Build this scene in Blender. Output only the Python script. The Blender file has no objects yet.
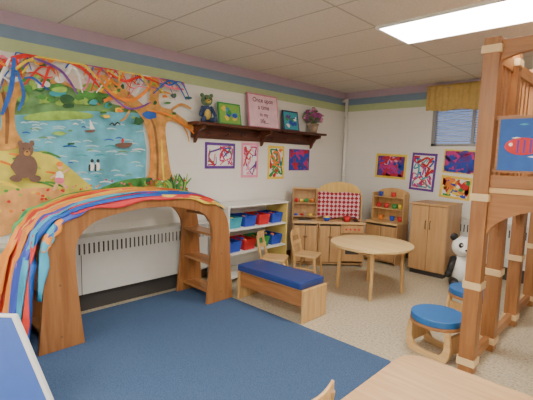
import bpy, bmesh, math, random
from mathutils import Vector, Matrix
random.seed(7)
sc = bpy.context.scene

# ---------------------------------------------------------------- materials
def lin(c):
    return tuple(((v/255.0)/12.92 if v/255.0 <= 0.04045 else ((v/255.0+0.055)/1.055)**2.4) for v in c)+(1.0,)
_m = {}
def base(name):
    m = bpy.data.materials.new(name); m.use_nodes = True
    nt = m.node_tree; b = nt.nodes['Principled BSDF']
    return m, nt, b
def mat(name, col, rough=0.6, var=0.08, scale=12.0, metal=0.0, bump=0.0):
    if name in _m: return _m[name]
    m, nt, b = base(name)
    b.inputs['Roughness'].default_value = rough
    b.inputs['Metallic'].default_value = metal
    tc = nt.nodes.new('ShaderNodeTexCoord')
    n = nt.nodes.new('ShaderNodeTexNoise'); n.inputs['Scale'].default_value = scale
    n.inputs['Detail'].default_value = 4
    nt.links.new(tc.outputs['Object'], n.inputs['Vector'])
    r = nt.nodes.new('ShaderNodeValToRGB')
    c = lin(col)
    r.color_ramp.elements[0].position = .3; r.color_ramp.elements[1].position = .7
    r.color_ramp.elements[0].color = tuple(x*(1-var) for x in c[:3])+(1,)
    r.color_ramp.elements[1].color = tuple(min(1, x*(1+var)) for x in c[:3])+(1,)
    nt.links.new(n.outputs['Fac'], r.inputs['Fac'])
    nt.links.new(r.outputs['Color'], b.inputs['Base Color'])
    _m[name] = m
    return m
def wood(name, col, col2, axis=2, rough=0.4, sc_=1.0):
    if name in _m: return _m[name]
    m, nt, b = base(name)
    b.inputs['Roughness'].default_value = rough
    tc = nt.nodes.new('ShaderNodeTexCoord'); mp = nt.nodes.new('ShaderNodeMapping')
    s = [18*sc_, 18*sc_, 18*sc_]; s[axis] = 1.6*sc_
    mp.inputs['Scale'].default_value = s
    n = nt.nodes.new('ShaderNodeTexNoise'); n.inputs['Scale'].default_value = 1.5; n.inputs['Detail'].default_value = 6
    n.inputs['Distortion'].default_value = .6
    r = nt.nodes.new('ShaderNodeValToRGB')
    r.color_ramp.elements[0].position = .3; r.color_ramp.elements[1].position = .7
    r.color_ramp.elements[0].color = lin(col2); r.color_ramp.elements[1].color = lin(col)
    nt.links.new(tc.outputs['Object'], mp.inputs['Vector']); nt.links.new(mp.outputs[0], n.inputs['Vector'])
    nt.links.new(n.outputs['Fac'], r.inputs['Fac']); nt.links.new(r.outputs['Color'], b.inputs['Base Color'])
    _m[name] = m
    return m
def emis(name, col, s):
    m, nt, b = base(name)
    b.inputs['Base Color'].default_value = lin(col)
    b.inputs['Emission Color'].default_value = lin(col); b.inputs['Emission Strength'].default_value = s
    return m
def wallmat(name, col, axes):
    m, nt, b = base(name); b.inputs['Roughness'].default_value = .55
    g = nt.nodes.new('ShaderNodeNewGeometry'); sp = nt.nodes.new('ShaderNodeSeparateXYZ'); cb = nt.nodes.new('ShaderNodeCombineXYZ')
    nt.links.new(g.outputs['Position'], sp.inputs[0])
    nt.links.new(sp.outputs[axes[0]], cb.inputs[0]); nt.links.new(sp.outputs[axes[1]], cb.inputs[1])
    br = nt.nodes.new('ShaderNodeTexBrick')
    br.inputs['Scale'].default_value = 1.0; br.inputs['Brick Width'].default_value = .4; br.inputs['Row Height'].default_value = .2
    br.inputs['Mortar Size'].default_value = .005; br.inputs['Mortar Smooth'].default_value = .6
    c = lin(col)
    br.inputs['Color1'].default_value = c; br.inputs['Color2'].default_value = tuple(x*.99 for x in c[:3])+(1,)
    br.inputs['Mortar'].default_value = tuple(x*.94 for x in c[:3])+(1,)
    nt.links.new(cb.outputs[0], br.inputs['Vector']); nt.links.new(br.outputs['Color'], b.inputs['Base Color'])
    bp = nt.nodes.new('ShaderNodeBump'); bp.inputs['Strength'].default_value = .12; bp.inputs['Distance'].default_value = .003; bp.invert = True
    nt.links.new(br.outputs['Fac'], bp.inputs['Height']); nt.links.new(bp.outputs['Normal'], b.inputs['Normal'])
    return m
def ceilmat():
    m, nt, b = base('ceiling_tiles'); b.inputs['Roughness'].default_value = .9
    g = nt.nodes.new('ShaderNodeNewGeometry'); mp = nt.nodes.new('ShaderNodeMapping')
    mp.inputs['Location'].default_value = (-2.08+1.22*4, -3.15+.61*12, 0)
    nt.links.new(g.outputs['Position'], mp.inputs['Vector'])
    br = nt.nodes.new('ShaderNodeTexBrick'); br.offset = 0
    br.inputs['Scale'].default_value = 1; br.inputs['Brick Width'].default_value = 1.22; br.inputs['Row Height'].default_value = .61
    br.inputs['Mortar Size'].default_value = .009; br.inputs['Mortar Smooth'].default_value = .1
    nt.links.new(mp.outputs[0], br.inputs['Vector'])
    n = nt.nodes.new('ShaderNodeTexNoise'); n.inputs['Scale'].default_value = 60; n.inputs['Detail'].default_value = 5
    nt.links.new(g.outputs['Position'], n.inputs['Vector'])
    r = nt.nodes.new('ShaderNodeValToRGB'); r.color_ramp.elements[0].position = .35; r.color_ramp.elements[1].position = .6
    r.color_ramp.elements[0].color = lin((208, 201, 190)); r.color_ramp.elements[1].color = lin((219, 212, 202))
    nt.links.new(n.outputs['Fac'], r.inputs['Fac'])
    nt.links.new(r.outputs['Color'], br.inputs['Color1']); nt.links.new(r.outputs['Color'], br.inputs['Color2'])
    br.inputs['Mortar'].default_value = lin((176, 168, 158))
    nt.links.new(br.outputs['Color'], b.inputs['Base Color'])
    return m
def floormat():
    m, nt, b = base('speckled_vinyl'); b.inputs['Roughness'].default_value = .3
    g = nt.nodes.new('ShaderNodeNewGeometry')
    n = nt.nodes.new('ShaderNodeTexNoise'); n.inputs['Scale'].default_value = 50; n.inputs['Detail'].default_value = 8; n.inputs['Roughness'].default_value = .75
    nt.links.new(g.outputs['Position'], n.inputs['Vector'])
    r = nt.nodes.new('ShaderNodeValToRGB'); e = r.color_ramp.elements
    e[0].position = .36; e[0].color = lin((128, 108, 80)); e[1].position = .62; e[1].color = lin((208, 198, 176))
    k = e.new(.47); k.color = lin((180, 167, 140))
    nt.links.new(n.outputs['Fac'], r.inputs['Fac']); nt.links.new(r.outputs['Color'], b.inputs['Base Color'])
    return m
def rugmat():
    m, nt, b = base('blue_carpet'); b.inputs['Roughness'].default_value = .95
    g = nt.nodes.new('ShaderNodeNewGeometry')
    n = nt.nodes.new('ShaderNodeTexNoise'); n.inputs['Scale'].default_value = 150; n.inputs['Detail'].default_value = 3
    nt.links.new(g.outputs['Position'], n.inputs['Vector'])
    r = nt.nodes.new('ShaderNodeValToRGB'); e = r.color_ramp.elements
    e[0].position = .3; e[0].color = lin((46, 71, 106)); e[1].position = .7; e[1].color = lin((76, 102, 138))
    nt.links.new(n.outputs['Fac'], r.inputs['Fac']); nt.links.new(r.outputs['Color'], b.inputs['Base Color'])
    bp = nt.nodes.new('ShaderNodeBump'); bp.inputs['Strength'].default_value = .3; bp.inputs['Distance'].default_value = .004
    nt.links.new(n.outputs['Fac'], bp.inputs['Height']); nt.links.new(bp.outputs['Normal'], b.inputs['Normal'])
    return m
def checkmat():
    m, nt, b = base('quilt_red_white'); b.inputs['Roughness'].default_value = .9
    tc = nt.nodes.new('ShaderNodeTexCoord'); mp = nt.nodes.new('ShaderNodeMapping')
    mp.inputs['Rotation'].default_value = (0, math.radians(45), 0); mp.inputs['Location'].default_value = (0, .5, 0)
    mp.inputs['Scale'].default_value = (24, .01, 24)
    ch = nt.nodes.new('ShaderNodeTexChecker'); ch.inputs['Scale'].default_value = 1
    ch.inputs['Color1'].default_value = lin((150, 22, 44)); ch.inputs['Color2'].default_value = lin((214, 172, 178))
    nt.links.new(tc.outputs['Object'], mp.inputs[0]); nt.links.new(mp.outputs[0], ch.inputs['Vector'])
    nt.links.new(ch.outputs['Color'], b.inputs['Base Color'])
    return m

MAPLE = wood('maple', (212, 174, 118), (190, 146, 90))
MAPLEX = wood('maple_x', (216, 180, 126), (194, 152, 98), 0)
HONEY = wood('honey_wood', (166, 114, 66), (138, 88, 48))
HONEYX = wood('honey_wood_x', (170, 118, 70), (142, 92, 52), 0)
HONEYY = wood('honey_wood_y', (170, 118, 70), (142, 92, 52), 1)
TAN = wood('tan_wood', (196, 156, 108), (176, 134, 86))
DARK = wood('dark_walnut', (98, 52, 32), (66, 32, 20), 1)
CREAM = mat('cream_plastic', (220, 190, 142), .4, .03)
WHITE = mat('white_laminate', (235, 234, 230), .4, .02)
METALW = mat('heater_enamel', (208, 207, 200), .4, .02)
BLACK = mat('black', (25, 24, 26), .5, .05)
DGREY = mat('dark_gap', (60, 58, 56), .7, .05)

# ---------------------------------------------------------------- builder
class B:
    def __init__(s, name, loc=None, rz=0.0):
        s.name = name; s.loc = loc; s.rz = rz; s.bm = bmesh.new(); s.mats = []
    def mi(s, m):
        if m not in s.mats: s.mats.append(m)
        return s.mats.index(m)
    def add(s, vs, fs, m, smooth=False):
        v = [s.bm.verts.new(p) for p in vs]; i = s.mi(m)
        for f in fs:
            try:
                fc = s.bm.faces.new([v[k] for k in f]); fc.material_index = i; fc.smooth = smooth
            except ValueError: pass
        return v
    def box(s, x0, x1, y0, y1, z0, z1, m):
        vs = [(x0,y0,z0),(x1,y0,z0),(x1,y1,z0),(x0,y1,z0),(x0,y0,z1),(x1,y0,z1),(x1,y1,z1),(x0,y1,z1)]
        return s.add(vs, [(3,2,1,0),(4,5,6,7),(0,1,5,4),(1,2,6,5),(2,3,7,6),(3,0,4,7)], m)
    def prism(s, pts, plane, t0, t1, m):
        n = len(pts)
        def P(p, t):
            return {'xz': (p[0], t, p[1]), 'yz': (t, p[0], p[1]), 'xy': (p[0], p[1], t)}[plane]
        vs = [P(p, t0) for p in pts]+[P(p, t1) for p in pts]
        fs = [tuple(range(n)), tuple(range(2*n-1, n-1, -1))]+[(i, (i+1) % n, n+(i+1) % n, n+i) for i in range(n)]
        return s.add(vs, fs, m)
    def cyl(s, p0, p1, r0, r1, m, n=16, cap=True):
        p0 = Vector(p0); p1 = Vector(p1); d = (p1-p0).normalized()
        a = d.orthogonal().normalized(); b = d.cross(a)
        vs = []
        for p, r in ((p0, r0), (p1, r1)):
            for i in range(n):
                t = 2*math.pi*i/n; vs.append(p+a*math.cos(t)*r+b*math.sin(t)*r)
        i0 = s.mi(m); v = [s.bm.verts.new(q) for q in vs]
        for i in range(n):
            f = s.bm.faces.new((v[i], v[(i+1) % n], v[n+(i+1) % n], v[n+i])); f.smooth = True; f.material_index = i0
        if cap:
            for q in (v[:n], v[n:]):
                f = s.bm.faces.new(q); f.material_index = i0
    def tube(s, pts, r, m, n=8):
        pts = [Vector(p) for p in pts]; rings = []; i0 = s.mi(m)
        for k, p in enumerate(pts):
            d = (pts[min(k+1, len(pts)-1)]-pts[max(k-1, 0)]).normalized()
            up = Vector((0, 0, 1)) if abs(d.z) < .9 else Vector((1, 0, 0))
            a = d.cross(up).normalized(); b = d.cross(a)
            rings.append([s.bm.verts.new(p+a*math.cos(2*math.pi*i/n)*r+b*math.sin(2*math.pi*i/n)*r) for i in range(n)])
        for k in range(len(rings)-1):
            for i in range(n):
                f = s.bm.faces.new((rings[k][i], rings[k][(i+1) % n], rings[k+1][(i+1) % n], rings[k+1][i])); f.smooth = True; f.material_index = i0
        for q in (rings[0], rings[-1]):
            f = s.bm.faces.new(q); f.material_index = i0
    def sph(s, c, r, m, seg=16):
        if not isinstance(r, tuple): r = (r, r, r)
        M = Matrix.Translation(c) @ Matrix.Diagonal((r[0], r[1], r[2], 1))
        res = bmesh.ops.create_uvsphere(s.bm, u_segments=seg, v_segments=max(8, seg*2//3), radius=1, matrix=M)
        i0 = s.mi(m)
        for v in res['verts']:
            for f in v.link_faces: f.material_index = i0; f.smooth = True
    def grid(s, rows, m, smooth=True):
        vv = [[s.bm.verts.new(p) for p in r] for r in rows]; i0 = s.mi(m)
        for a in range(len(vv)-1):
            for b in range(len(vv[0])-1):
                f = s.bm.faces.new((vv[a][b], vv[a][b+1], vv[a+1][b+1], vv[a+1][b])); f.smooth = smooth; f.material_index = i0
    def fin(s, bevel=0.0, solid=0.0, rot=None):
        bm = s.bm
        bmesh.ops.recalc_face_normals(bm, faces=bm.faces)
        loc = s.loc
        if loc is None:
            xs = [v.co for v in bm.verts]
            mn = Vector([min(c[i] for c in xs) for i in range(3)]); mx = Vector([max(c[i] for c in xs) for i in range(3)])
            loc = Vector(((mn.x+mx.x)/2, (mn.y+mx.y)/2, mn.z))
            bmesh.ops.translate(bm, verts=bm.verts, vec=-loc)
        me = bpy.data.meshes.new(s.name); bm.to_mesh(me); bm.free()
        for m in s.mats: me.materials.append(m)
        o = bpy.data.objects.new(s.name, me); sc.collection.objects.link(o)
        o.location = loc; o.rotation_euler = rot if rot else (0, 0, s.rz)
        if solid:
            md = o.modifiers.new('solid', 'SOLIDIFY'); md.thickness = solid; md.offset = 0
        if bevel:
            md = o.modifiers.new('bevel', 'BEVEL'); md.width = bevel; md.segments = 2; md.limit_method = 'ANGLE'; md.angle_limit = math.radians(40)
        return o
def spline(pts, n=8, closed=False):
    out = []; N = len(pts)
    rng = range(N) if closed else range(N-1)
    for i in rng:
        if closed: p = [pts[(i+k) % N] for k in (-1, 0, 1, 2)]
        else: p = [pts[max(0, min(N-1, i+k))] for k in (-1, 0, 1, 2)]
        for j in range(n):
            t = j/n
            out.append(tuple(.5*((2*p[1][c])+(-p[0][c]+p[2][c])*t+(2*p[0][c]-5*p[1][c]+4*p[2][c]-p[3][c])*t*t+(-p[0][c]+3*p[1][c]-3*p[2][c]+p[3][c])*t**3) for c in range(len(pts[0]))))
    if not closed: out.append(tuple(pts[-1]))
    return out
def rrect(x0, x1, y0, y1, r, n=6):
    out = []
    for cx, cy, a0 in ((x1-r, y1-r, 0), (x0+r, y1-r, 90), (x0+r, y0+r, 180), (x1-r, y0+r, 270)):
        for i in range(n+1):
            a = math.radians(a0+90*i/n); out.append((cx+r*math.cos(a), cy+r*math.sin(a)))
    return out

# ---------------------------------------------------------------- room shell
W, NEAR, L, RIGHT, H = 0.0, -3.0, 5.9, 7.5, 2.62
b = B('floor'); b.box(-.15, RIGHT+.15, NEAR-.15, L+.15, -.1, 0, floormat()); b.fin()
b = B('ceiling'); b.box(-.15, RIGHT+.15, NEAR-.15, L+.15, H, H+.1, ceilmat()); b.fin()
WC = (233, 231, 225)
b = B('wall_left'); b.box(-.12, 0, NEAR, L, 0, H, wallmat('wall_paint_l', WC, (1, 2))); b.fin()
wm = wallmat('wall_paint_b', WC, (0, 2))
b = B('wall_back')
wx0, wx1, wz0, wz1 = 1.5, 2.6, 1.72, 2.38
b.box(-.12, wx0, L, L+.12, 0, H, wm); b.box(wx1, RIGHT+.12, L, L+.12, 0, H, wm)
b.box(wx0, wx1, L, L+.12, 0, wz0, wm); b.box(wx0, wx1, L, L+.12, wz1, H, wm); b.fin()
b = B('wall_right'); b.box(RIGHT, RIGHT+.12, NEAR, L, 0, H, wallmat('wall_paint_r', WC, (1, 2))); b.fin()
b = B('wall_near'); b.box(-.12, RIGHT+.12, NEAR-.12, NEAR, 0, H, wm); b.fin()
PUR = mat('border_purple', (184, 164, 184), .6, .03); BLU = mat('border_blue', (122, 148, 176), .6, .03); GRN = mat('border_green', (180, 198, 150), .6, .03)
def bands(name, f):
    b = B(name)
    for m, z0, z1 in ((PUR, 2.51, H), (BLU, 2.405, 2.51), (GRN, 2.30, 2.405)): f(b, m, z0, z1)
    b.fin()
bands('trim_1', lambda b, m, z0, z1: b.box(0, .004, NEAR, L, z0, z1, m))
def bk(b, m, z0, z1):
    if z0 < wz1:
        b.box(.004, wx0, L-.004, L, z0, z1, m); b.box(wx1, RIGHT, L-.004, L, z0, z1, m)
    else: b.box(.004, RIGHT, L-.004, L, z0, z1, m)
bands('trim_2', bk)
bands('trim_3', lambda b, m, z0, z1: b.box(RIGHT-.004, RIGHT, NEAR, L-.004, z0, z1, m))
BB = mat('baseboard_brown', (96, 78, 62), .5, .04)
b = B('baseboard_left'); b.box(0, .012, NEAR, L, 0, .1, BB); b.fin()
b = B('baseboard_back'); b.box(.012, RIGHT, L-.012, L, 0, .1, BB); b.fin()
b = B('blue_area_rug'); b.prism(rrect(.22, 2.615, -1.6, 2.70, .02), 'xy', 0, .012, rugmat()); b.fin()
b = B('corner_pipe'); b.cyl((.09, 5.80, 0), (.09, 5.80, 2.5), .024, .024, WHITE)
for z in (.02, 1.2, 2.2): b.cyl((.09, 5.80, z), (.09, 5.80, z+.04), .032, .032, WHITE)
b.cyl((.09, 5.80, 2.47), (.004, 5.80, 2.47), .024, .024, WHITE); b.fin()

# ceiling lights: first is seen, the others added out of view for light
EM = emis('diffuser', (255, 249, 240), 33)
for (x, y) in ((2.08, 3.13), (2.08, .1), (4.52, .71), (5.74, 3.15), (2.08, -2.3), (5.74, -1.7), (.36, -2.0)):
    b = B('ceiling_light_panel')
    b.box(x, x+1.22, y, y+.025, H-.02, H, WHITE); b.box(x, x+1.22, y+.585, y+.61, H-.02, H, WHITE)
    b.box(x, x+.025, y+.025, y+.585, H-.02, H, WHITE); b.box(x+1.195, x+1.22, y+.025, y+.585, H-.02, H, WHITE)
    b.box(x+.025, x+1.195, y+.025, y+.585, H-.012, H-.002, EM); b.fin()

# window
b = B('window_1')
ALU = mat('window_frame', (150, 150, 152), .4, .03)
b.box(wx0, wx0+.05, L+.0, L+.09, wz0, wz1, ALU); b.box(wx1-.05, wx1, L, L+.09, wz0, wz1, ALU)
b.box(wx0, wx1, L-.0, L+.09, wz0, wz0+.04, ALU); b.box(wx0, wx1, L, L+.09, wz1-.04, wz1, ALU)
b.box(2.03, 2.07, L+.03, L+.08, wz0, wz1, ALU)
SL = mat('blind_slats', (205, 211, 222), .5, .03)
z = wz0+.06
while z < wz1-.05:
    b.add([(wx0+.05, L+.035, z), (wx1-.05, L+.035, z), (wx1-.05, L+.06, z+.022), (wx0+.05, L+.06, z+.022)], [(0, 1, 2, 3)], SL); z += .034
g, nt, pb = base('window_glass'); pb.inputs['Base Color'].default_value = (.5, .62, .8, 1); pb.inputs['Roughness'].default_value = .05; pb.inputs['Transmission Weight'].default_value = .8
b.box(wx0+.05, wx1-.05, L+.075, L+.08, wz0+.04, wz1-.04, g); b.fin()
b = B('window_valance')
VC = mat('mustard_fabric', (208, 178, 108), .9, .10, 20)
rows = []
for j in range(9):
    f = j/8; r = []
    for i in range(161):
        x = 1.42+i/160*1.26
        pl = math.sin(i*.55)*.012*(.4+f)+.01*math.sin(i*.21+f*3)
        sag = .03*abs(math.sin(x*7.5))*f
        r.append((x, L-.06+pl-.02*math.sin(f*3), 2.58-f*(.38-.0)+sag))
    rows.append(r)
b.grid(rows, VC)
b.cyl((1.42, L-.045, 2.53), (2.68, L-.045, 2.53), .012, .012, ALU)
for x in (1.45, 2.65): b.box(x-.01, x+.01, L-.045, L-.004, 2.52, 2.54, ALU)
b.fin(solid=.004)

# heaters
def heater(name, loc, rz, ln):
    b = B(name, loc, rz)
    b.box(0, ln, -.18, 0, .18, .70, METALW)
    b.box(0, ln, -.20, 0, .70, .72, METALW)
    b.box(.0, ln, -.182, -.18, .56, .66, DGREY)
    x = .02
    while x < ln-.02:
        b.box(x, x+.028, -.19, -.182, .56, .66, METALW); x += .045
    x = .6
    while x < ln:
        b.box(x-.003, x+.003, -.1815, -.18, .18, .56, DGREY); x += 1.2
    b.box(.05, ln-.05, -.12, -.013, 0, .18, DGREY)
    return b.fin()
heater('wall_radiator', (0, -1.6, 0), math.radians(90), 4.45)
heater('wall_radiator', (1.42, L, 0), 0, 3.6)

# ---------------------------------------------------------------- mural
TX = [-150, -60, 0, 25, 50, 75, 100, 125, 150, 175, 200, 225]
TY = [-.03, .44, .822, 1.007, 1.204, 1.42, 1.654, 1.911, 2.189, 2.50, 2.846, 3.234]
def mp_(x, y):   # mural design sheet -> wall metres
    x = max(TX[0], min(TX[-1], x))
    for i in range(len(TX)-1):
        if x <= TX[i+1]:
            Y = TY[i]+(TY[i+1]-TY[i])*(x-TX[i])/(TX[i+1]-TX[i]); break
    k = (2.697+.719*Y)/398
    return Y, max(.74, min(2.298, 1.5-(y-(157+.027*(x-267)))*k))
mb = B('wall_mural'); lay = [0.0015]
def mpoly(pts, m, smooth=True, n=4):
    p = spline(pts, n, True) if smooth else pts
    q = [mp_(*a) for a in p]; x = lay[0]; lay[0] += .00016
    mb.add([(x, a[0], a[1]) for a in q], [tuple(range(len(q)))], m)
def mblob(x, y, rx, ry, m, n=12, j=.25):
    pts = []
    for i in range(n):
        a = 2*math.pi*i/n; k = 1+random.uniform(-j, j); pts.append((x+math.cos(a)*rx*k, y+math.sin(a)*ry*k))
    mpoly(pts, m, True, 3)
def mstroke(pts, w, m):
    p = spline(pts, 8); x = lay[0]; lay[0] += .00016
    q = [mp_(*a) for a in p]; A = []; Bq = []
    for i, a in enumerate(q):
        d = Vector(q[min(i+1, len(q)-1)])-Vector(q[max(i-1, 0)]); d = d.normalized() if d.length > 0 else Vector((1, 0))
        nrm = Vector((-d.y, d.x))*w*.5*(.5+.5*math.sin(math.pi*(i+1)/(len(q)+1)))
        A.append((x, a[0]+nrm.x, min(2.3, a[1]+nrm.y))); Bq.append((x, a[0]-nrm.x, min(2.3, a[1]-nrm.y)))
    mb.grid([A, Bq], m, False)
def pm(n, c, v=.18, s=9): return mat('mural_'+n, c, .7, v, s)
SKY = pm('sky', (233, 231, 225), .03, 3); LAKE = pm('lake', (104, 184, 208), .3, 7); HILL = pm('hill', (112, 160, 100), .3)
YG = pm('meadow', (218, 206, 84), .3, 5); GR = pm('grass', (78, 144, 66), .4, 12); PATH = pm('path', (228, 166, 100), .2)
TRK = pm('trunk', (206, 148, 74), .3, 14); TRS = pm('trunk_shade', (142, 94, 50), .3, 14); DG = pm('leaf_dark', (44, 94, 56), .4, 14); LG = pm('leaf_light', (146, 188, 84), .3, 14)
BR = pm('bear_brown', (118, 90, 76)); RED = pm('red', (214, 44, 32)); ORG = pm('orange', (242, 136, 36)); YEL = pm('yellow', (246, 210, 62))
BL = pm('blue', (36, 96, 190)); PNK = pm('pink', (236, 120, 146)); WHT = pm('white', (244, 243, 238)); DK = pm('dark', (50, 46, 50)); TEAL = pm('teal', (60, 164, 176)); SKN = pm('skin', (232, 180, 140))
LK2 = pm('lake_light', (180, 218, 226), .1); PKS = pm('sky_pink', (232, 212, 200), .05, 3); VIO = pm('violet', (124, 70, 160))
mpoly([(-150, 40), (-150, 270), (-60, 250), (0, 232), (60, 220), (130, 207), (190, 199), (188, 176), (170, 150), (166, 118), (150, 92), (120, 74), (90, 66), (0, 40), (-60, 26)], SKY, False)
mpoly([(-60, 60), (0, 62), (60, 72), (110, 92), (136, 106), (100, 108), (-60, 100)], PKS)
mpoly([(-60, 112), (-30, 94), (10, 100), (30, 92), (58, 86), (84, 92), (105, 102), (138, 112), (138, 120), (40, 122), (-60, 122)], HILL)
mpoly([(-150, 124), (20, 116), (90, 112), (142, 114), (148, 150), (146, 186), (100, 196), (60, 196), (-150, 200)], LAKE, False)
for i in range(80):
    x = random.uniform(16, 138); y = random.uniform(119, 188); w = random.uniform(4, 14)
    mstroke([(x, y), (x+w/2, y-.8), (x+w, y+.3)], .013, random.choice([LK2, LK2, WHT, TEAL, LK2, BL, HILL]))
mpoly([(-150, 140), (-20, 138), (16, 140), (30, 150), (54, 156), (82, 178), (92, 192), (70, 214), (0, 230), (-150, 268)], YG)
mpoly([(0, 196), (30, 188), (60, 190), (66, 208), (30, 226), (-40, 246)], PATH)
mpoly([(58, 216), (84, 198), (110, 184), (136, 178), (170, 178), (188, 190), (188, 200), (130, 208)], GR)
mpoly([(30, 116), (60, 112), (90, 114), (92, 119), (60, 121), (30, 121)], LG)
for i in range(14):
    x = random.uniform(-10, 50); y = random.uniform(146, 186); mstroke([(x, y), (x+8, y+1), (x+18, y+5)], .02, random.choice([LG, GR, ORG, YEL]))
for i in range(64):
    mblob(random.uniform(-30, 112), random.uniform(88, 108), random.uniform(3, 8), random.uniform(2, 4.5), random.choice([DG, GR, LG, HILL, TEAL, LG]), 9)
# left tree
mpoly([(-6, 150), (4, 128), (2, 100), (-8, 62), (4, 60), (12, 88), (20, 80), (32, 54), (36, 55), (27, 84), (18, 108), (18, 130), (24, 146)], TRK)
mstroke([(8, 144), (10, 116), (6, 92)], .03, TRS)
mstroke([(16, 102), (36, 88), (60, 84), (76, 90)], .035, TRK); mstroke([(4, 96), (-14, 84), (-30, 82)], .04, TRK)
for i in range(34): mblob(random.uniform(-30, 70), random.uniform(66, 92), random.uniform(2.5, 6), random.uniform(2, 4), random.choice([DG, LG, GR, LG, WHT]), 9)
# big right tree with spreading branches
mpoly([(138, 194), (148, 174), (149, 144), (141, 118), (125, 104), (103, 83), (108, 78), (130, 95), (146, 107), (150, 88), (147, 62), (153, 61), (159, 85), (159, 106), (172, 112), (192, 127), (190, 131), (172, 122), (165, 127), (167, 150), (172, 176), (184, 193)], TRK)
mstroke([(156, 190), (157, 160), (154, 128), (146, 112)], .03, TRS); mstroke([(164, 188), (162, 165), (161, 140)], .022, YEL)
mstroke([(150, 186), (152, 152), (150, 130)], .022, ORG)
for pts, w in ((((128, 100), (112, 100), (98, 106)), .035), (((118, 92), (106, 94), (92, 90)), .03), (((152, 84), (164, 74), (172, 78)), .03), (((150, 74), (140, 66), (134, 70)), .025), (((170, 112), (180, 106), (190, 110)), .03), (((178, 118), (186, 134), (188, 142)), .02), (((132, 106), (126, 118), (120, 122)), .02), (((112, 84), (104, 74), (92, 72)), .025), (((150, 100), (160, 94), (170, 96)), .025)): mstroke(pts, w, TRK)
for i in range(50):
    mblob(random.choice([random.uniform(96, 142), random.uniform(150, 190)]), random.uniform(76, 120), random.uniform(1.4, 3.4), random.uniform(1.0, 2.4), random.choice([LG, GR, LG, YEL, DG, ORG]), 8)
mblob(148, 116, 7, 4, BL); mblob(138, 122, 5, 4, DG)
rc = [RED, ORG, YEL, BL, WHT, RED, ORG, PNK, VIO, BL, WHT, ORG]
for i in range(70):
    x = random.uniform(-30, 70) if i < 30 else random.uniform(80, 165); y = random.uniform(58, 82)+(max(0, x-60)/9)
    dx = random.choice([-1, 1])*random.uniform(12, 30)
    mstroke([(x, y), (x+dx*.35, y-random.uniform(-2, 12)), (x+dx*.7, y+random.uniform(-4, 8)), (x+dx, y+random.uniform(4, 18))], random.uniform(.010, .024), rc[i % 12])
for pts, w, m in ((((-10, 84), (14, 64), (46, 60), (80, 70), (100, 90)), .036, RED), (((28, 66), (50, 60), (80, 66), (98, 82)), .028, YEL),
    (((96, 78), (112, 96), (130, 102), (146, 92), (154, 76)), .032, ORG), (((150, 112), (172, 118), (192, 134)), .024, ORG),
    (((4, 116), (14, 90), (18, 62)), .036, BL), (((-4, 112), (2, 86), (14, 62)), .026, WHT), (((-8, 104), (-2, 84), (4, 62)), .03, RED), (((150, 70), (164, 88), (182, 92)), .024, PNK),
    (((108, 76), (124, 84), (140, 80), (158, 86)), .026, RED), (((104, 92), (128, 110), (150, 104)), .02, VIO), (((20, 74), (26, 96), (20, 112)), .026, BL),
    (((118, 84), (122, 70), (136, 74), (148, 90)), .022, YEL), (((36, 62), (62, 74), (78, 96)), .024, VIO), (((152, 96), (166, 84), (176, 88), (184, 102)), .02, BL), (((10, 70), (-6, 62), (-20, 72)), .03, ORG)): mstroke(pts, w, m)
# bear
mblob(24, 166, 13, 12, BR, 14, .08); mblob(26, 150, 7.5, 7.5, BR, 12, .06); mblob(20.5, 143.5, 2.4, 2.8, BR, 8, .05); mblob(32, 143.5, 2.4, 2.8, BR, 8, .05)
mblob(27, 153, 3.2, 2.6, TRK, 8, .05); mblob(15, 178, 6, 3.6, BR, 10, .08); mblob(34, 178, 6, 3.6, BR, 10, .08); mblob(27, 151.6, 1.1, .9, DK, 7, 0)
mblob(23.5, 148.6, .7, .8, DK, 6, 0); mblob(29.5, 148.6, .7, .8, DK, 6, 0)
# child running
mblob(58, 176, 4, 6, WHT, 10, .1); mblob(59, 166, 3.0, 3.4, SKN, 10, .05); mblob(58.4, 163.8, 3.4, 2.2, ORG, 9, .1)
mstroke([(56, 182), (52, 190)], .03, SKN); mstroke([(60, 182), (65, 188)], .03, SKN); mstroke([(61, 173), (68, 168)], .02, SKN); mstroke([(55, 174), (49, 178)], .02, SKN); mblob(58, 180, 5, 3, PNK, 10, .1)
for x in (90, 96):
    mblob(x, 166, 2.4, 4.4, WHT, 9, .06); mblob(x+.6, 160.6, 1.7, 1.9, DK, 8, .05); mstroke([(x-2, 164), (x-2.4, 171)], .02, DK)
mpoly([(114, 144), (130, 143), (127, 147.5), (117, 147.5)], BR); mblob(121, 141, 1.4, 2.4, RED, 8, .1); mblob(60, 134, 7, 1.8, LG, 9); mblob(70, 144, 4, 1.2, DG, 9)
# sailing boat and a bird over the water
mpoly([(84, 131), (94, 130.6), (92, 133), (86, 133)], BR); mpoly([(89, 120), (89, 130), (94, 129.6)], WHT, False); mstroke([(108, 126), (111, 124), (113, 126), (116, 123.6), (119, 125.6)], .016, DK)
for i in range(50):
    x = random.uniform(104, 184); y = random.uniform(180, 198)
    mblob(x, y, random.uniform(1.8, 4.5), random.uniform(1.6, 3.5), random.choice([DG, GR, LG, GR]), 8)
for i in range(22):
    x = random.uniform(166, 186); mstroke([(x, 196), (x+random.uniform(-2, 2), 186), (x+random.uniform(-6, 6), 172+random.uniform(0, 10))], .022, random.choice([GR, LG, DG]))
for i in range(90):
    x = random.uniform(62, 186); y = random.uniform(184, 205)-(0 if x < 100 else 6)
    mblob(x, y, 1.0, 1.0, random.choice([PNK, RED, WHT, YEL, ORG, PNK, WHT]), 6, .1)
for i in range(30): mblob(random.uniform(-20, 60), random.uniform(188, 218), 2.0, 1.4, random.choice([ORG, YEL, GR, RED, LG]), 7)
mb.fin()

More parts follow.
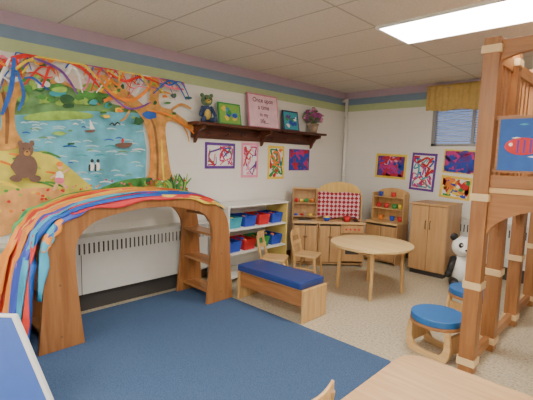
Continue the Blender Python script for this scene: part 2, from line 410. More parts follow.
# ---------------------------------------------------------------- artworks
def artwork(name, wall, s0, s1, z0, z1, border, paper, cols, n=12, w=.03, tilt=0, bw=.035, seed=1):
    rnd = random.Random(seed)
    sw, h = s1-s0, z1-z0
    if wall == 'left': loc = (.0025, (s0+s1)/2, (z0+z1)/2); rz = math.radians(90)
    else: loc = ((s0+s1)/2, L-.0025, (z0+z1)/2); rz = 0
    b = B(name, loc, rz)
    b.box(-sw/2, sw/2, -.002, .002, -h/2, h/2, border)
    pw, ph = sw/2-bw, h/2-bw
    b.box(-pw, pw, -.0035, -.002, -ph, ph, paper)
    y = -.004
    for i in range(n):
        p = [(rnd.uniform(-pw, pw)*.9, rnd.uniform(-ph, ph)*.9)]
        for k in range(3):
            p.append((max(-pw*.9, min(pw*.9, p[-1][0]+rnd.uniform(-.14, .14))), max(-ph*.9, min(ph*.9, p[-1][1]+rnd.uniform(-.14, .14)))))
        q = spline(p, 7); A = []; C = []
        ww = w*rnd.uniform(.5, 1.1)
        for j, a in enumerate(q):
            d = Vector(q[min(j+1, len(q)-1)])-Vector(q[max(j-1, 0)])
            d = d.normalized() if d.length > 1e-6 else Vector((1, 0)); nn = Vector((-d.y, d.x))*ww/2
            A.append((a[0]+nn.x, y, a[1]+nn.y)); C.append((a[0]-nn.x, y, a[1]-nn.y))
        b.grid([A, C], rnd.choice(cols), False); y -= .0002
    return b.fin(rot=(0, math.radians(tilt), rz) if wall == 'back' else (0, 0, rz))
pc = lambda n, c: mat('paint_'+n, c, .6, .1)
cR, cB, cG, cY, cP, cM, cW, cO, cT, cK = pc('red', (205, 44, 50)), pc('blue', (44, 76, 185)), pc('green', (56, 150, 76)), pc('yellow', (242, 210, 70)), pc('purple', (98, 56, 150)), pc('magenta', (205, 54, 138)), pc('white', (240, 238, 236)), pc('orange', (238, 136, 50)), pc('teal', (66, 165, 185)), pc('pink', (240, 150, 185))
artwork('childrens_painting', 'left', 2.93, 3.41, 1.34, 1.66, cP, cW, [cR, cB, cM, cG, cP], 16, .02, seed=2)
artwork('childrens_painting', 'left', 3.52, 3.83, 1.22, 1.68, cK, cW, [cM, cK, cP, cR], 16, .02, seed=3)
artwork('childrens_painting', 'left', 4.02, 4.36, 1.19, 1.66, cY, cW, [cR, cG, cO, cB, cG], 20, .035, seed=4)
artwork('childrens_painting', 'left', 4.47, 4.95, 1.31, 1.63, cP, cB, [cR, cM, cB, cT, cP], 24, .04, seed=5, bw=.02)
artwork('childrens_painting', 'back', .63, 1.15, 1.215, 1.60, cY, cP, [cM, cB, cR, cP, cM, cK], 40, .035, 2, seed=6)
artwork('childrens_painting', 'back', 1.225, 1.60, 1.06, 1.62, cP, cW, [cB, cR, cT, cM], 24, .03, 3, seed=8)
artwork('childrens_painting', 'back', 1.70, 2.14, 1.34, 1.67, cY, cP, [cB, cP, cM, cB], 40, .035, 2, seed=9, bw=.02)
artwork('childrens_painting', 'back', 1.68, 2.10, .98, 1.30, cY, cW, [cO, cG, cR, cY, cB], 18, .05, 4, seed=10)

# ---------------------------------------------------------------- wall shelf + things on it
b = B('wall_shelf')
b.box(.004, .24, 2.66, 5.06, 1.845, 1.875, DARK)
b.box(.004, .03, 2.72, 5.0, 1.70, 1.845, DARK)
for y in (2.76, 3.85, 4.93):
    prof = [(.03, 1.845), (.22, 1.845), (.21, 1.80), (.13, 1.78), (.08, 1.72), (.05, 1.66), (.03, 1.64)]
    b.prism(prof, 'xz', y-.02, y+.02, DARK)
for i in range(8):
    y = 2.95+i*.27
    if abs(y-3.85) > .06: b.cyl((.03, y, 1.75), (.09, y, 1.765), .008, .008, DARK); b.sph((.095, y, 1.767), .015, DARK, 10)
b.fin(.004)
SZ = 1.875
def plush(name, loc, rz, s, body, head, limb, ear, belly, muzz):
    b = B(name, loc, rz)  # facing +x
    q = lambda *a: tuple(v*s for v in a)
    b.sph(q(0, 0, .30), q(.17, .19, .30), body); b.sph(q(.06, 0, .28), q(.13, .14, .22), belly)
    b.sph(q(.02, 0, .74), q(.18, .20, .19), head); b.sph(q(.17, 0, .70), q(.09, .10, .07), muzz); b.sph(q(.255, 0, .72), q(.02, .03, .02), BLACK)
    for y in (-1, 1):
        b.sph(q(0, y*.16, .91), q(.04, .07, .07), ear); b.sph(q(.165, y*.075, .79), q(.03, .042, .05), BLACK); b.sph(q(.192, y*.072, .80), q(.012, .015, .015), belly)
        b.cyl(q(.02, y*.15, .50), q(.16, y*.25, .26), .065*s, .055*s, limb); b.sph(q(.165, y*.255, .25), q(.065, .06, .065), limb); b.sph(q(.02, y*.15, .50), .066*s, limb)
        b.cyl(q(.02, y*.12, .09), q(.32, y*.18, .085), .09*s, .075*s, limb); b.sph(q(.35, y*.185, .10), q(.06, .08, .10), limb); b.sph(q(.02, y*.12, .09), .09*s, limb)
    return b.fin()
plush('plush_bear', (.12, 2.86, SZ), math.radians(-20), .34, mat('plush_navy', (58, 76, 112), .9, .2, 40), mat('plush_olive', (96, 124, 92), .9, .2, 40), mat('plush_navy', (0, 0, 0)), mat('plush_olive', (0, 0, 0)), mat('plush_gold', (200, 172, 84), .9, .2), mat('plush_gold', (0, 0, 0)))
def frame_pic(name, y0, y1, h, fr, paper, cols, seed, n=10):
    w = y1-y0; b = B(name, (.10, (y0+y1)/2, SZ+.002), math.radians(90)); rnd = random.Random(seed)
    b.box(-w/2, w/2, -.012, .0, 0, h, fr); b.box(-w/2+.02, w/2-.02, -.014, -.012, .02, h-.02, paper)
    y = -.0145
    for i in range(n):
        cx, cz = rnd.uniform(-w*.3, w*.3), rnd.uniform(.07, h-.07)
        pts = [(cx+math.cos(a*.7)*rnd.uniform(.02, .05), cz+math.sin(a*.7)*rnd.uniform(.02, .04)) for a in range(9)]
        b.add([(p[0], y, p[1]) for p in pts], [tuple(range(9))], rnd.choice(cols)); y -= .0002
    return b, y
b, _ = frame_pic('picture_book', 3.06, 3.42, .27, cG, pc('lime', (130, 180, 80)), [cG, cB, cY, cT, pc('lime', (0, 0, 0))], 4, n=14)
b.fin(.002, rot=(math.radians(-10), 0, math.radians(90)))
b, _ = frame_pic('framed_picture', 4.22, 4.56, .29, pc('navy', (34, 44, 84)), cT, [cB, cG, cW, cP, cT], 9, n=14)
b.fin(.002, rot=(math.radians(-10), 0, math.radians(90)))
b, yy = frame_pic('lettered_sign', 3.55, 4.12, .45, pc('rose', (214, 130, 158)), pc('pale_pink', (238, 200, 212)), [], 1, n=0)
for i, (t, sz) in enumerate((('Once upon', .085), ('a time', .085), ('in my', .07), ('life...', .085))):
    cu = bpy.data.curves.new('t', 'FONT'); cu.body = t; cu.size = sz; cu.align_x = 'CENTER'; cu.offset = .0015
    ob = bpy.data.objects.new('t', cu); me = bpy.data.meshes.new_from_object(ob)
    vs = [(v.co.x, yy-.0006, .34-i*.092+v.co.y) for v in me.vertices]
    b.add(vs, [tuple(p.vertices) for p in me.polygons], pc('maroon', (120, 40, 80)))
    bpy.data.objects.remove(ob)
b.fin(rot=(math.radians(-8), 0, math.radians(90)))
b = B('potted_flowers', (.12, 4.86, SZ))
POT = mat('pot', (150, 130, 110), .6, .1); LEAF = mat('leaf', (80, 120, 70), .7, .2); FL = mat('flower_purple', (170, 80, 145), .7, .2); FL2 = mat('flower_pink', (220, 150, 190), .7, .2)
b.cyl((0, 0, 0), (0, 0, .12), .06, .085, POT, 20); b.cyl((0, 0, .12), (0, 0, .14), .092, .092, POT, 20)
for i in range(130):
    a = random.uniform(0, 6.28); r = random.uniform(0, .17); z = .2+random.uniform(-.03, .18)*(1-r*2.6)
    p = (math.cos(a)*r*.6, math.sin(a)*r*1.2, z)
    b.cyl((0, 0, .13), p, .002, .002, LEAF, 4, False)
    if i % 3 == 0: b.sph(p, (.025, .03, .01), LEAF, 8)
    else: b.sph(p, random.uniform(.015, .026), random.choice([FL, FL, FL2]), 8)
b.fin()

# ---------------------------------------------------------------- arch playhouse
YC = 1.78
half_o = [(.93, 0), (.895, .35), (.87, .72), (.82, .89), (.70, 1.0), (.44, 1.075), (0, 1.105)]
half_i = [(.60, 0), (.635, .35), (.655, .72), (.61, .86), (.49, .955), (.25, 1.01), (0, 1.028)]
def full(h): return [(-a, z) for a, z in h]+[(a, z) for a, z in reversed(h[:-1])]
fo = spline(full(half_o), 6); fi = spline(full(half_i), 6)
Z0 = .012
b = B('arched_play_structure')
poly = [(YC+y, Z0+z) for y, z in fo]+[(YC+y, Z0+z) for y, z in reversed(fi)]
b.prism(poly, 'yz', .76, .80, HONEY); b.prism(poly, 'yz', .235, .27, HONEY)
for sgn in (-1, 1):
    y0, y1 = sorted((YC+sgn*.67, YC+sgn*.86))
    for z in (.08, .38, .68): b.box(.27, .76, y0, y1, Z0+z, Z0+z+.025, HONEYX)
    b.cyl((.27, YC+sgn*.73, Z0+.88), (.76, YC+sgn*.73, Z0+.88), .015, .015, HONEYX)
b.cyl((.27, YC, Z0+1.065), (.76, YC, Z0+1.065), .016, .016, HONEYX)
for y in (-.77, .77):
    for z in (.1, .5): b.cyl((.80, YC+y, Z0+z), (.804, YC+y, Z0+z), .01, .01, mat('bolt', (120, 90, 60), .4))
b.fin(.008)
# rainbow silks : separate loose strips
b = B('rainbow_play_silk')
cols = [(50, 150, 96), (84, 180, 112), (240, 206, 80), (130, 184, 70), (242, 150, 50), (226, 70, 50), (244, 196, 80), (228, 100, 140), (214, 50, 60), (130, 80, 180), (244, 150, 60), (60, 84, 190), (70, 170, 205), (220, 60, 50), (40, 100, 195)]
prof = []
for y, z in fo:
    if y < 0 or z > .90:
        nn = Vector((y*.9, max(0, z-.6))).normalized(); prof.append((YC+y+nn.x*.02, Z0+z+nn.y*.02))
prof = prof[::-1]; NP = len(prof)
rs = random.Random(23); N = len(cols)
for i, c in enumerate(cols):
    m = mat('silk_%d' % i, c, .5, .12, 5); rows = []
    xc = .255+i*(.525/(N-1)); wd = rs.uniform(.036, .06); ph = rs.uniform(0, 6); st = rs.randint(0, 12)
    drift = rs.uniform(-.10, .10); flare = rs.uniform(.04, .24) if i % 3 else rs.uniform(.01, .06)
    if i > N-5: drift = rs.uniform(-.02, .10); flare = .02+.035*(N-i)
    lift = rs.uniform(0, .022)
    for j in range(st, NP):
        y, z = prof[j]; dn = max(0, 1-z/1.0) if y < YC else 0
        r = []
        wj = wd*(1+.3*math.sin(j*.35+ph))
        cx = xc+(.035*math.sin(j*.2+ph) if dn < .3 else .02*math.sin(j*.3+ph))+drift*dn
        for k in range(9):
            t = k/8-.5; x = max(.212, min(.90, cx+t*wj*(1+dn*1.8)))
            fold = .012*math.sin(k*1.9+ph+j*.12)+.014*math.sin(k*.8+j*.25)
            bulge = flare*(dn**.8)
            r.append((x, y-bulge-(abs(fold)*1.8 if dn > 0 else 0)-lift*(1 if dn > .1 else 0), max(.018, z+lift+(abs(fold)*1.2 if dn < .15 else fold*.3))))
        rows.append(r)
    b.grid(rows, m)
cen = Vector((YC, .45))
for (c, j0, j1, dp, ph) in ((2, 2, 16, .05, 0), (8, 12, 28, .06, 1.3), (11, 24, 36, .05, 2.2), (4, 30, NP-14, .08, 4), (12, NP-22, NP-8, .06, 1), (5, 6, 12, .03, 2)):
    rows = []
    j1 = min(j1, NP-1)
    for j in range(j0, j1+1):
        y, z = prof[j]; d = (cen-Vector((y, z))).normalized()
        e = math.sin(math.pi*(j-j0)/max(1, j1-j0))
        hang = dp*e*(.7+.3*math.sin(j*.9+ph))
        wv = .006*math.sin(j*1.3+ph)
        rows.append([(.775, y-d.x*.012, z-d.y*.012), (.806, y-d.x*.01, z-d.y*.01), (.815+wv, y+d.x*hang*.4, z+d.y*hang*.4), (.818+wv, y+d.x*hang*.75, z+d.y*hang*.75), (.822-wv, y+d.x*(hang+.004), z+d.y*(hang+.004))])
    if len(rows) > 1: b.grid(rows, mat('silk_%d' % c, (0, 0, 0)))
b.fin(solid=.002)

# ---------------------------------------------------------------- bench
b = B('padded_bench')
x0, x1, y0, y1 = .83, 1.73, 2.745, 3.10
b.prism([(y0, 0), (y1, 0), (y1, .31), (y0, .31)], 'yz', x1-.03, x1, MAPLE); b.prism([(y0, 0), (y1, 0), (y1, .31), (y0, .31)], 'yz', x0, x0+.03, MAPLE)
b.box(x0+.03, x1-.03, y0+.02, y0+.045, .14, .30, HONEYX); b.box(x0+.03, x1-.03, y1-.045, y1-.02, .14, .30, HONEYX)
b.box(x0+.03, x1-.03, y0+.02, y1-.02, .285, .305, MAPLEX)
NAVY = mat('navy_vinyl', (38, 62, 126), .35, .06)
b.prism(rrect(x0+.0, x1-.035, y0-.005, y1, .02), 'xy', .306, .37, NAVY); b.fin(.008)

# ---------------------------------------------------------------- bin shelf
b = B('toy_bin_shelf')
X0, X1, Y0, Y1 = .03, .42, 2.96, 4.0
b.box(X0, X1, Y0, Y0+.025, 0, .92, WHITE); b.box(X0, X1, Y1-.025, Y1, 0, .92, mat('yellow_panel', (226, 200, 110), .4, .03))
b.box(X0, X0+.012, Y0+.025, Y1-.025, .03, .92, WHITE)
for z in (.05, .33, .62): b.box(X0+.012, X1, Y0+.025, Y1-.025, z, z+.022, WHITE)
b.box(X0, X1+.01, Y0-.005, Y1+.005, .90, .922, WHITE)
b.fin(.004)
bc = [cB, cR, cG, cB, cT, cB, cR, cB, cB, cG, cB, cR]
k = 0
for z in (.352, .642):
    for i in range(4):
        y = Y0+.155+i*.245; c = bc[k % 12]; k += 1
        b = B('storage_bin', (.23, y, z))
        hx, hy, h, t = .15, .10, .13, .006
        lo = [(-hx*.88, -hy*.85, 0), (hx*.88, -hy*.85, 0), (hx*.88, hy*.85, 0), (-hx*.88, hy*.85, 0)]
        up = [(-hx, -hy, h), (hx, -hy, h), (hx, hy, h), (-hx, hy, h)]
        ui = [(-hx+t, -hy+t, h), (hx-t, -hy+t, h), (hx-t, hy-t, h), (-hx+t, hy-t, h)]
        li = [(-hx*.84, -hy*.8, .01), (hx*.84, -hy*.8, .01), (hx*.84, hy*.8, .01), (-hx*.84, hy*.8, .01)]
        fs = [(3, 2, 1, 0)]
        for o1, o2 in ((0, 4), (4, 8), (8, 12)):
            for q in range(4): fs.append((o1+q, o1+(q+1) % 4, o2+(q+1) % 4, o2+q))
        fs.append((12, 13, 14, 15)); b.add(lo+up+ui+li, fs, c)
        b.box(hx-.003, hx+.012, -hy*.6, hy*.6, h-.02, h, c)
        for q in range(7): b.sph((random.uniform(-.09, .09), random.uniform(-.05, .05), random.uniform(.05, .12)), random.uniform(.02, .035), random.choice([cR, cY, cG, cB, cO]), 10)
        b.fin()

# ---------------------------------------------------------------- chairs / tables
def chair(loc, rz, name='wooden_chair'):
    b = B(name, loc, rz)
    s = .14; sh = .31
    b.prism(rrect(-s, s+.01, -s, s, .035), 'xy', sh-.022, sh, MAPLEX)
    for y in (-1, 1):
        b.cyl((s-.02, y*(s-.02), sh-.02), (s+.015, y*(s+.0), 0), .016, .013, MAPLE, 12)
        b.tube(spline([(-s-.03, y*(s), 0), (-s+.01, y*(s-.01), .16), (-s+.005, y*(s-.012), .31), (-s-.03, y*(s-.02), .45), (-s-.05, y*(s-.022), .57)], 5), .016, MAPLE, 10)
        b.cyl((-s, y*(s-.01), .14), (s, y*(s-.01), .14), .009, .009, MAPLE, 8)
    b.cyl((0, -s+.01, .14), (0, s-.01, .14), .009, .009, MAPLE, 8)
    for z0, z1 in ((.40, .455), (.515, .60)):
        xo = -s-.02 if z0 < .5 else -s-.045
        out = [(xo-.03*math.cos(t*math.pi/2), t*(s+.005)) for t in [i/8 for i in range(-8, 9)]]
        inn = [(x+.014, y) for x, y in reversed(out)]
        b.prism(out+inn, 'xy', z0, z1, MAPLEX)
    return b.fin(.003)
chair((.70, 3.46, 0), math.radians(30)); chair((.86, 3.90, 0), math.radians(20))
chair((2.84, 1.17, 0), math.radians(180))
b = B('round_table', (1.65, 4.05, 0))
circ = [(.46*math.cos(i*math.pi/32), .46*math.sin(i*math.pi/32)) for i in range(64)]
b.prism(circ, 'xy', .535, .565, wood('table_maple', (222, 194, 140), (206, 172, 114), 0))
for i in range(4):
    a = math.radians(-58+90*i); p = (.34*math.cos(a), .34*math.sin(a))
    b.cyl((p[0], p[1], .535), (p[0]*1.06, p[1]*1.06, 0), .024, .017, MAPLE, 16)
    a2 = a+math.radians(90); q = (.34*math.cos(a2), .34*math.sin(a2))
    dx, dy = (q[0]-p[0]), (q[1]-p[1]); ln = math.hypot(dx, dy); nx, ny = -dy/ln*.01, dx/ln*.01
    b.prism([(p[0]+nx, p[1]+ny), (q[0]+nx, q[1]+ny), (q[0]-nx, q[1]-ny), (p[0]-nx, p[1]-ny)], 'xy', .475, .535, MAPLE)
b.fin(.006)
b = B('activity_table')
b.prism(rrect(3.08, 4.5, .95, 1.87, .12, 10), 'xy', .535, .56, wood('table_top', (202, 164, 118), (184, 142, 96), 0))
b.box(3.22, 4.36, 1.08, 1.10, .47, .535, TAN); b.box(3.22, 4.36, 1.72, 1.74, .47, .535, TAN)
b.box(3.20, 3.22, 1.08, 1.74, .47, .535, TAN); b.box(4.36, 4.38, 1.08, 1.74, .47, .535, TAN)
for x in (3.21, 4.37):
    for y in (1.06, 1.76): b.cyl((x, y, .535), (x, y, 0), .025, .02, TAN)
b.fin(.005)

# ---------------------------------------------------------------- play kitchen (set across the corner)
KL = (.355, 4.19, 0); KR = math.radians(44)
def knob(b, x, y, z, m=HONEY): b.cyl((x, y, z), (x, y-.012, z), .006, .006, m, 8); b.sph((x, y-.02, z), .012, m, 10)
def carc(b, x0, x1, y0, y1, z0, z1, m, t=.015):
    b.box(x0, x0+t, y0, y1, z0, z1, m); b.box(x1-t, x1, y0, y1, z0, z1, m); b.box(x0+t, x1-t, y1-t, y1, z0, z1, m); b.box(x0+t, x1-t, y0, y1-t, z0+.03, z0+.045, m)
b = B('play_sink_cabinet', KL, KR)
carc(b, 0, .35, 0, .33, 0, .6, TAN); b.box(.02, .17, -.012, 0, .06, .57, TAN); b.box(.18, .33, -.012, 0, .06, .57, TAN)
b.box(.02, .33, -.002, 0, .05, .58, DGREY)
knob(b, .155, -.012, .42); knob(b, .195, -.012, .42)
b.box(-.005, .355, -.015, .335, .6, .63, MAPLEX)
b.prism(rrect(.06, .29, .03, .17, .03), 'xy', .63, .636, mat('steel', (170, 172, 176), .3, .03, metal=.6)); b.prism(rrect(.08, .27, .045, .155, .025), 'xy', .636, .638, DGREY)
carc(b, .0, .35, .19, .33, .63, 1.06, TAN); b.box(.015, .335, .19, .315, .85, .865, TAN); b.box(-.005, .355, .185, .335, 1.06, 1.075, MAPLEX)
b.tube([(.175, .18, .63), (.175, .18, .72), (.175, .16, .745), (.175, .13, .74), (.175, .12, .72)], .007, mat('steel', (0, 0, 0)))
b.fin(.003)
b = B('play_kitchen_hutch', KL, KR)
a0, a1 = .362, 1.0
carc(b, a0, a1, 0, .33, 0, .6, TAN)
b.box(a0+.31, a0+.325, 0, .315, .03, .6, TAN); b.box(a0+.02, a0+.30, -.002, 0, .05, .58, DGREY)
b.box(a0+.02, a0+.155, -.012, 0, .06, .57, TAN); b.box(a0+.165, a0+.30, -.012, 0, .06, .57, TAN); knob(b, a0+.14, -.012, .42); knob(b, a0+.18, -.012, .42)
b.box(a0+.33, a1-.02, -.014, 0, .08, .46, TAN); b.box(a0+.38, a1-.07, -.016, -.014, .18, .38, DGREY)
b.box(a0+.33, a1-.02, -.010, 0, .475, .585, TAN)
b.cyl((a0+.37, -.03, .43), (a1-.06, -.03, .43), .007, .007, HONEY, 8)
for i in range(4): b.cyl((a0+.38+i*.06, 0, .53), (a0+.38+i*.06, -.02, .53), .014, .014, cR, 12)
b.box(a0-.002, a1+.005, -.015, .335, .6, .63, MAPLEX)
for x, y in ((.76, .06), (.90, .06), (.76, .17), (.90, .17)): b.cyl((x, y, .63), (x, y, .635), .045, .045, BLACK, 20)
arch = [(a0, .63), (a1, .63), (a1, 1.0)]+[((a0+a1)/2+(a1-a0)/2*math.cos(math.radians(t)), 1.0+.17*math.sin(math.radians(t))) for t in range(10, 171, 10)]+[(a0, 1.0)]
b.prism(arch, 'xz', .31, .33, wood('yellow_maple', (220, 188, 112), (204, 164, 86)))
b.box(a0, a0+.018, .23, .31, .63, .99, MAPLE); b.box(a1-.018, a1, .23, .31, .63, .99, MAPLE)
b.cyl((a0+.018, .26, .985), (a1-.018, .26, .985), .009, .009, MAPLE)
b.fin(.003)
b = B('checked_quilt', KL, KR); rows = []
for j in range(15):
    f = j/14; rows.append([(a0+.0+i/40*.60, .222-.014*math.sin(i*.5+f)*(.3+f)-.006, 1.01-f*.35+.008*math.sin(i*.3)*(1+f)) for i in range(41)])
b.grid(rows, checkmat())
rows = [[(a0+.0+i/40*.60, .222-.006+t*.06, 1.01+.012*math.sin(math.pi*t)+.008*math.sin(i*.3)) for i in range(41)] for t in (0, .5, 1)]
b.grid(rows, bpy.data.materials['quilt_red_white']); b.fin(solid=.004)
b = B('toy_food_assortment', KL, KR)
for x, y, z, r, m in ((.06, .25, .867, .03, cR), (.13, .25, .867, .025, cY), (.2, .25, .867, .03, cG), (.28, .25, .867, .028, cO), (.06, .25, .677, .03, cB), (.14, .25, .677, .03, cR), (.27, .25, .677, .03, cY)):
    b.sph((x, y, z+(r if z > .8 else 0)), (r, r, r), m, 12); b.cyl((x, y, z+(2*r if z > .8 else r)-.004), (x, y, z+(2*r if z > .8 else r)+.008), .003, .003, cG, 6)
b.fin()
b = B('toy_cooking_pot', KL, KR)
b.cyl((.76, .06, .636), (.76, .06, .70), .045, .05, cR, 20); b.cyl((.80, .06, .69), (.87, .05, .69), .007, .007, BLACK, 8); b.cyl((.76, .06, .70), (.76, .06, .706), .052, .052, cR, 20); b.sph((.76, .06, .714), .01, BLACK, 8); b.fin()
b = B('toy_bowl', KL, KR)
b.cyl((.48, .08, .631), (.48, .08, .68), .03, .06, cB, 20); b.sph((.48, .08, .68), (.05, .05, .02), cY, 12); b.fin()
HX, HY = .86, 5.28
b = B('play_cupboard', (HX, HY, 0), 0)
carc(b, 0, .5, 0, .34, 0, .58, TAN); b.box(.02, .48, -.002, 0, .04, .56, DGREY); b.box(.02, .245, -.012, 0, .05, .55, TAN); b.box(.255, .48, -.012, 0, .05, .55, TAN); knob(b, .225, -.012, .4); knob(b, .275, -.012, .4)
b.box(-.005, .505, -.015, .345, .58, .61, MAPLEX)
top = [(.0, .61), (.5, .61), (.5, 1.0)]+[(.25+.25*math.cos(math.radians(t)), 1.0+.09*math.sin(math.radians(t))) for t in range(15, 166, 15)]+[(0, 1.0)]
b.prism(top, 'xz', .32, .34, MAPLE)
b.box(0, .016, .16, .32, .61, 1.02, MAPLE); b.box(.484, .5, .16, .32, .61, 1.02, MAPLE)
for z in (.78, .95): b.box(.016, .484, .16, .32, z, z+.014, MAPLEX)
b.fin(.003)
b = B('toy_dishes', (HX, HY, 0), 0)
for x, z, m in ((.08, .794, cR), (.2, .794, cR), (.33, .794, cG), (.42, .794, cY), (.1, .964, cB), (.3, .964, cR), (.12, .61, cO), (.3, .61, cB), (.42, .61, cR)):
    b.cyl((x, .23, z), (x, .23, z+.06), .028, .036, m, 16); b.cyl((x, .23, z+.06), (x, .23, z+.066), .038, .038, m, 16)
b.fin()

# tan storage cabinet
b = B('storage_cabinet')
x0, x1, y0, y1 = 1.60, 2.08, 5.15, 5.65
b.box(x0+.02, x1-.02, y0+.03, y1-.01, 0, .06, DGREY)
b.box(x0, x1, y0+.018, y1, .06, .93, TAN); b.box(x0-.008, x1+.008, y0-.008, y1+.004, .93, .955, TAN)
b.box(x0+.01, x1-.01, y0+.015, y0+.018, .065, .925, DGREY)
b.box(x0+.006, (x0+x1)/2-.003, y0, y0+.015, .07, .92, TAN); b.box((x0+x1)/2+.003, x1-.006, y0, y0+.015, .07, .92, TAN)
for s_ in (-1, 1): b.tube([((x0+x1)/2+s_*.03, y0, .62), ((x0+x1)/2+s_*.03, y0-.022, .63), ((x0+x1)/2+s_*.03, y0-.022, .72), ((x0+x1)/2+s_*.03, y0, .73)], .005, DGREY)
b.fin(.004)
plush('plush_panda', (2.315, 5.06, 0), math.radians(-58), .66, WHITE, WHITE, BLACK, BLACK, WHITE, WHITE)

# ---------------------------------------------------------------- stools
BLUEV = mat('blue_vinyl', (34, 98, 164), .45, .06)
def stool(loc, rz):
    b = B('blue_padded_stool', loc, rz)
    seat = [(.205*math.cos(i*math.pi/24), .205*math.sin(i*math.pi/24)) for i in range(48)]
    b.prism(seat, 'xy', .245, .27, HONEYX); b.prism([(x*.97, y*.97) for x, y in seat], 'xy', .27, .32, BLUEV)
    for y in (-.13, .10):
        o = [(-.17, .245), (-.185, .12), (-.17, .03), (-.12, 0), (.12, 0), (.17, .03), (.185, .12), (.17, .245)]
        i_ = [(.13, .245), (.135, .13), (.115, .07), (.07, .045), (-.07, .045), (-.115, .07), (-.135, .13), (-.13, .245)]
        b.prism(spline(o, 4)+spline(i_, 4), 'xz', y, y+.03, MAPLEX)
    b.box(-.17, -.145, -.10, .10, .06, .20, MAPLE); b.box(.145, .17, -.10, .10, .06, .20, MAPLE)
    return b.fin(.006)
stool((2.77, 3.12, 0), math.radians(-10)); stool((2.76, 3.98, 0), math.radians(70))

# ---------------------------------------------------------------- loft
b = B('wooden_play_loft')
PX0, PX1 = 3.045, 4.3; ys = (3.0, 3.50, 4.20, 4.95); hp = .05
for x in (PX0, PX1):
    for y in ys: b.box(x-hp, x+hp, y-hp, y+hp, 0, 2.32, HONEY)
for x in (3.48, 3.9): b.box(x-hp, x+hp, 4.95-hp, 4.95+hp, 0, 2.3, HONEY)
b.box(PX0+.05, PX1-.05, 2.97, 4.98, 1.30, 1.335, MAPLEX)
for a, c in zip(ys[:-1], ys[1:]):
    for x in (PX0, PX1):
        b.box(x-.02, x+.02, a+hp, c-hp, 1.22, 1.36, HONEYY); b.box(x-.02, x+.02, a+hp, c-hp, 2.18, 2.27, HONEYY)
        b.box(x-.02, x+.02, a+hp, c-hp, .04, .12, HONEYY)
        y = a+hp+.07
        while y < c-hp-.06:
            b.box(x-.012, x+.012, y, y+.055, 1.36, 2.18, HONEY); y += .125
    m_ = (a+c)/2; hw = (c-a)/2-hp
    ar = [(a+hp, 1.22), (a+hp, .92)]+[(m_+hw*math.cos(math.radians(t)), .92+.2*math.sin(math.radians(t))) for t in range(170, 5, -10)]+[(c-hp, .92), (c-hp, 1.22)]
    for x in (PX0, PX1): b.prism(ar, 'yz', x-.015, x+.015, HONEYY)
b.box(PX0+hp, PX1-hp, 2.98, 3.02, 1.34, 1.42, HONEYX)
m_ = (PX0+PX1)/2; hw = (PX1-PX0)/2-hp
ar = [(PX0+hp, 1.34), (PX0+hp, .98)]+[(m_+hw*math.cos(math.radians(t)), .98+.26*math.sin(math.radians(t))) for t in range(172, 5, -8)]+[(PX1-hp, .98), (PX1-hp, 1.34)]
b.prism(ar, 'xz', 2.985, 3.015, HONEYX)
tp = [(PX0+hp, 2.16), (PX0+hp, 2.30), (PX1-hp, 2.30), (PX1-hp, 2.16)]+[(m_+hw*math.cos(math.radians(t)), 2.16+.07*math.sin(math.radians(t))) for t in range(10, 171, 10)]
b.prism(tp, 'xz', 2.98, 3.02, HONEYX)
for z in (1.44, 1.78): b.box(PX0+hp, PX1-hp, 2.985, 3.01, z, z+.03, HONEYX)
b.box(PX0+hp, PX1-hp, 4.93, 4.97, 1.22, 1.36, HONEYX); b.box(PX0+hp, PX1-hp, 4.93, 4.97, 2.18, 2.27, HONEYX)
x = PX0+.12
while x < PX1-.1: b.box(x, x+.05, 4.94, 4.96, 1.36, 2.18, HONEY); x += .13
for y in ys:
    for z in (.06, .62, 1.24, 2.22):
        b.box(PX0-hp-.010, PX0+hp+.010, y-hp-.010, y+hp+.010, z, z+.05, CREAM)
        b.cyl((PX0-hp-.010, y, z+.025), (PX0-hp-.022, y, z+.025), .018, .018, CREAM, 12)
b.fin(.006)
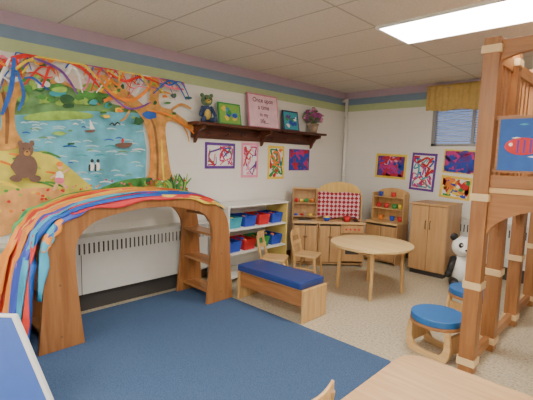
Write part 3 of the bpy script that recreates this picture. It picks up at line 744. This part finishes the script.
# fish painting hung on the loft
b = B('framed_fish_painting')
b.box(3.12, 3.85, 2.955, 2.978, 1.44, 1.80, HONEYX); b.box(3.135, 3.835, 2.951, 2.955, 1.455, 1.785, pc('deep_blue', (40, 92, 170)))
rnd = random.Random(3); y = 2.9505
def flat(pts, m):
    global y
    b.add([(p[0], y, p[1]) for p in pts], [tuple(range(len(pts)))], m); y -= .0002
for i in range(26):
    cx, cz = rnd.uniform(3.17, 3.79), rnd.uniform(1.48, 1.76)
    flat([(cx-.03, cz), (cx, cz+.006), (cx+.03, cz), (cx, cz-.006)], rnd.choice([cT, cB, cW]))
for cx, cz, s_, m in ((3.27, 1.61, .10, cR), (3.50, 1.66, .08, cO), (3.69, 1.57, .10, cM), (3.43, 1.52, .05, cG)):
    flat([(cx+s_*math.cos(t*math.pi/10), cz+s_*.55*math.sin(t*math.pi/10)) for t in range(20)], m)
    flat([(cx+s_*.85, cz), (cx+s_*1.4, cz+s_*.45), (cx+s_*1.3, cz), (cx+s_*1.4, cz-s_*.45)], cP)
    for q in (-.3, .05, .4): flat([(cx+s_*q, cz+s_*.42), (cx+s_*(q+.12), cz+s_*.42), (cx+s_*(q+.12), cz-s_*.42), (cx+s_*q, cz-s_*.42)], cP if m is cR else cY)
    flat([(cx-s_*.65+.012*math.cos(t*math.pi/4), cz+s_*.12+.012*math.sin(t*math.pi/4)) for t in range(8)], cW)
b.fin()

# ---------------------------------------------------------------- easel at lower left
b = B('art_easel', (1.36, .60, .012), math.radians(44))
EB = mat('easel_blue', (80, 112, 190), .4, .04)
def lean(pts, y0, y1, t, m):
    h = .60; vs = [(x, y0+(y1-y0)*z/h, z) for x, z in pts]+[(x, y0+(y1-y0)*z/h+t, z) for x, z in pts]; n = len(pts)
    b.add(vs, [tuple(range(n)), tuple(range(2*n-1, n-1, -1))]+[(i, (i+1) % n, n+(i+1) % n, n+i) for i in range(n)], m)
lean([(-.76, 0), (.21, 0), (-.035, .54), (-.54, .54)], -.06, 0, .02, EB)
lean([(.21, 0), (.235, 0), (-.015, .555), (-.56, .555), (-.785, 0), (-.76, 0), (-.54, .54), (-.035, .54)], -.065, -.005, .03, WHITE)
lean([(-.70, 0), (.02, 0), (-.10, .54), (-.52, .54)], .15, .03, .02, EB)
b.fin(.004)

# ---------------------------------------------------------------- world + camera
w = bpy.data.worlds.new('World'); sc.world = w; w.use_nodes = True
bg = w.node_tree.nodes['Background']; bg.inputs[0].default_value = (.6, .72, 1, 1); bg.inputs[1].default_value = 1.6
th = math.radians(44); p = math.radians(6.165); rho = .027
Fh = Vector((-math.sin(th), math.cos(th), 0)); R = Vector((math.cos(th), math.sin(th), 0)); D = Vector((0, 0, -1))
f = Fh*math.cos(p)+D*math.sin(p); dc = D*math.cos(p)-Fh*math.sin(p)
cr = (R-dc*rho).normalized(); cd = f.cross(cr).normalized()
if cd.dot(dc) < 0: cd = -cd
M = Matrix((cr, -cd, -f)).transposed().to_4x4(); M.translation = Vector((3.88, 0, 1.5))
cam = bpy.data.cameras.new('camera'); co = bpy.data.objects.new('camera', cam); sc.collection.objects.link(co)
co.matrix_world = M; cam.sensor_width = 36; cam.lens = 398/533*36; cam.clip_start = .05
sc.camera = co
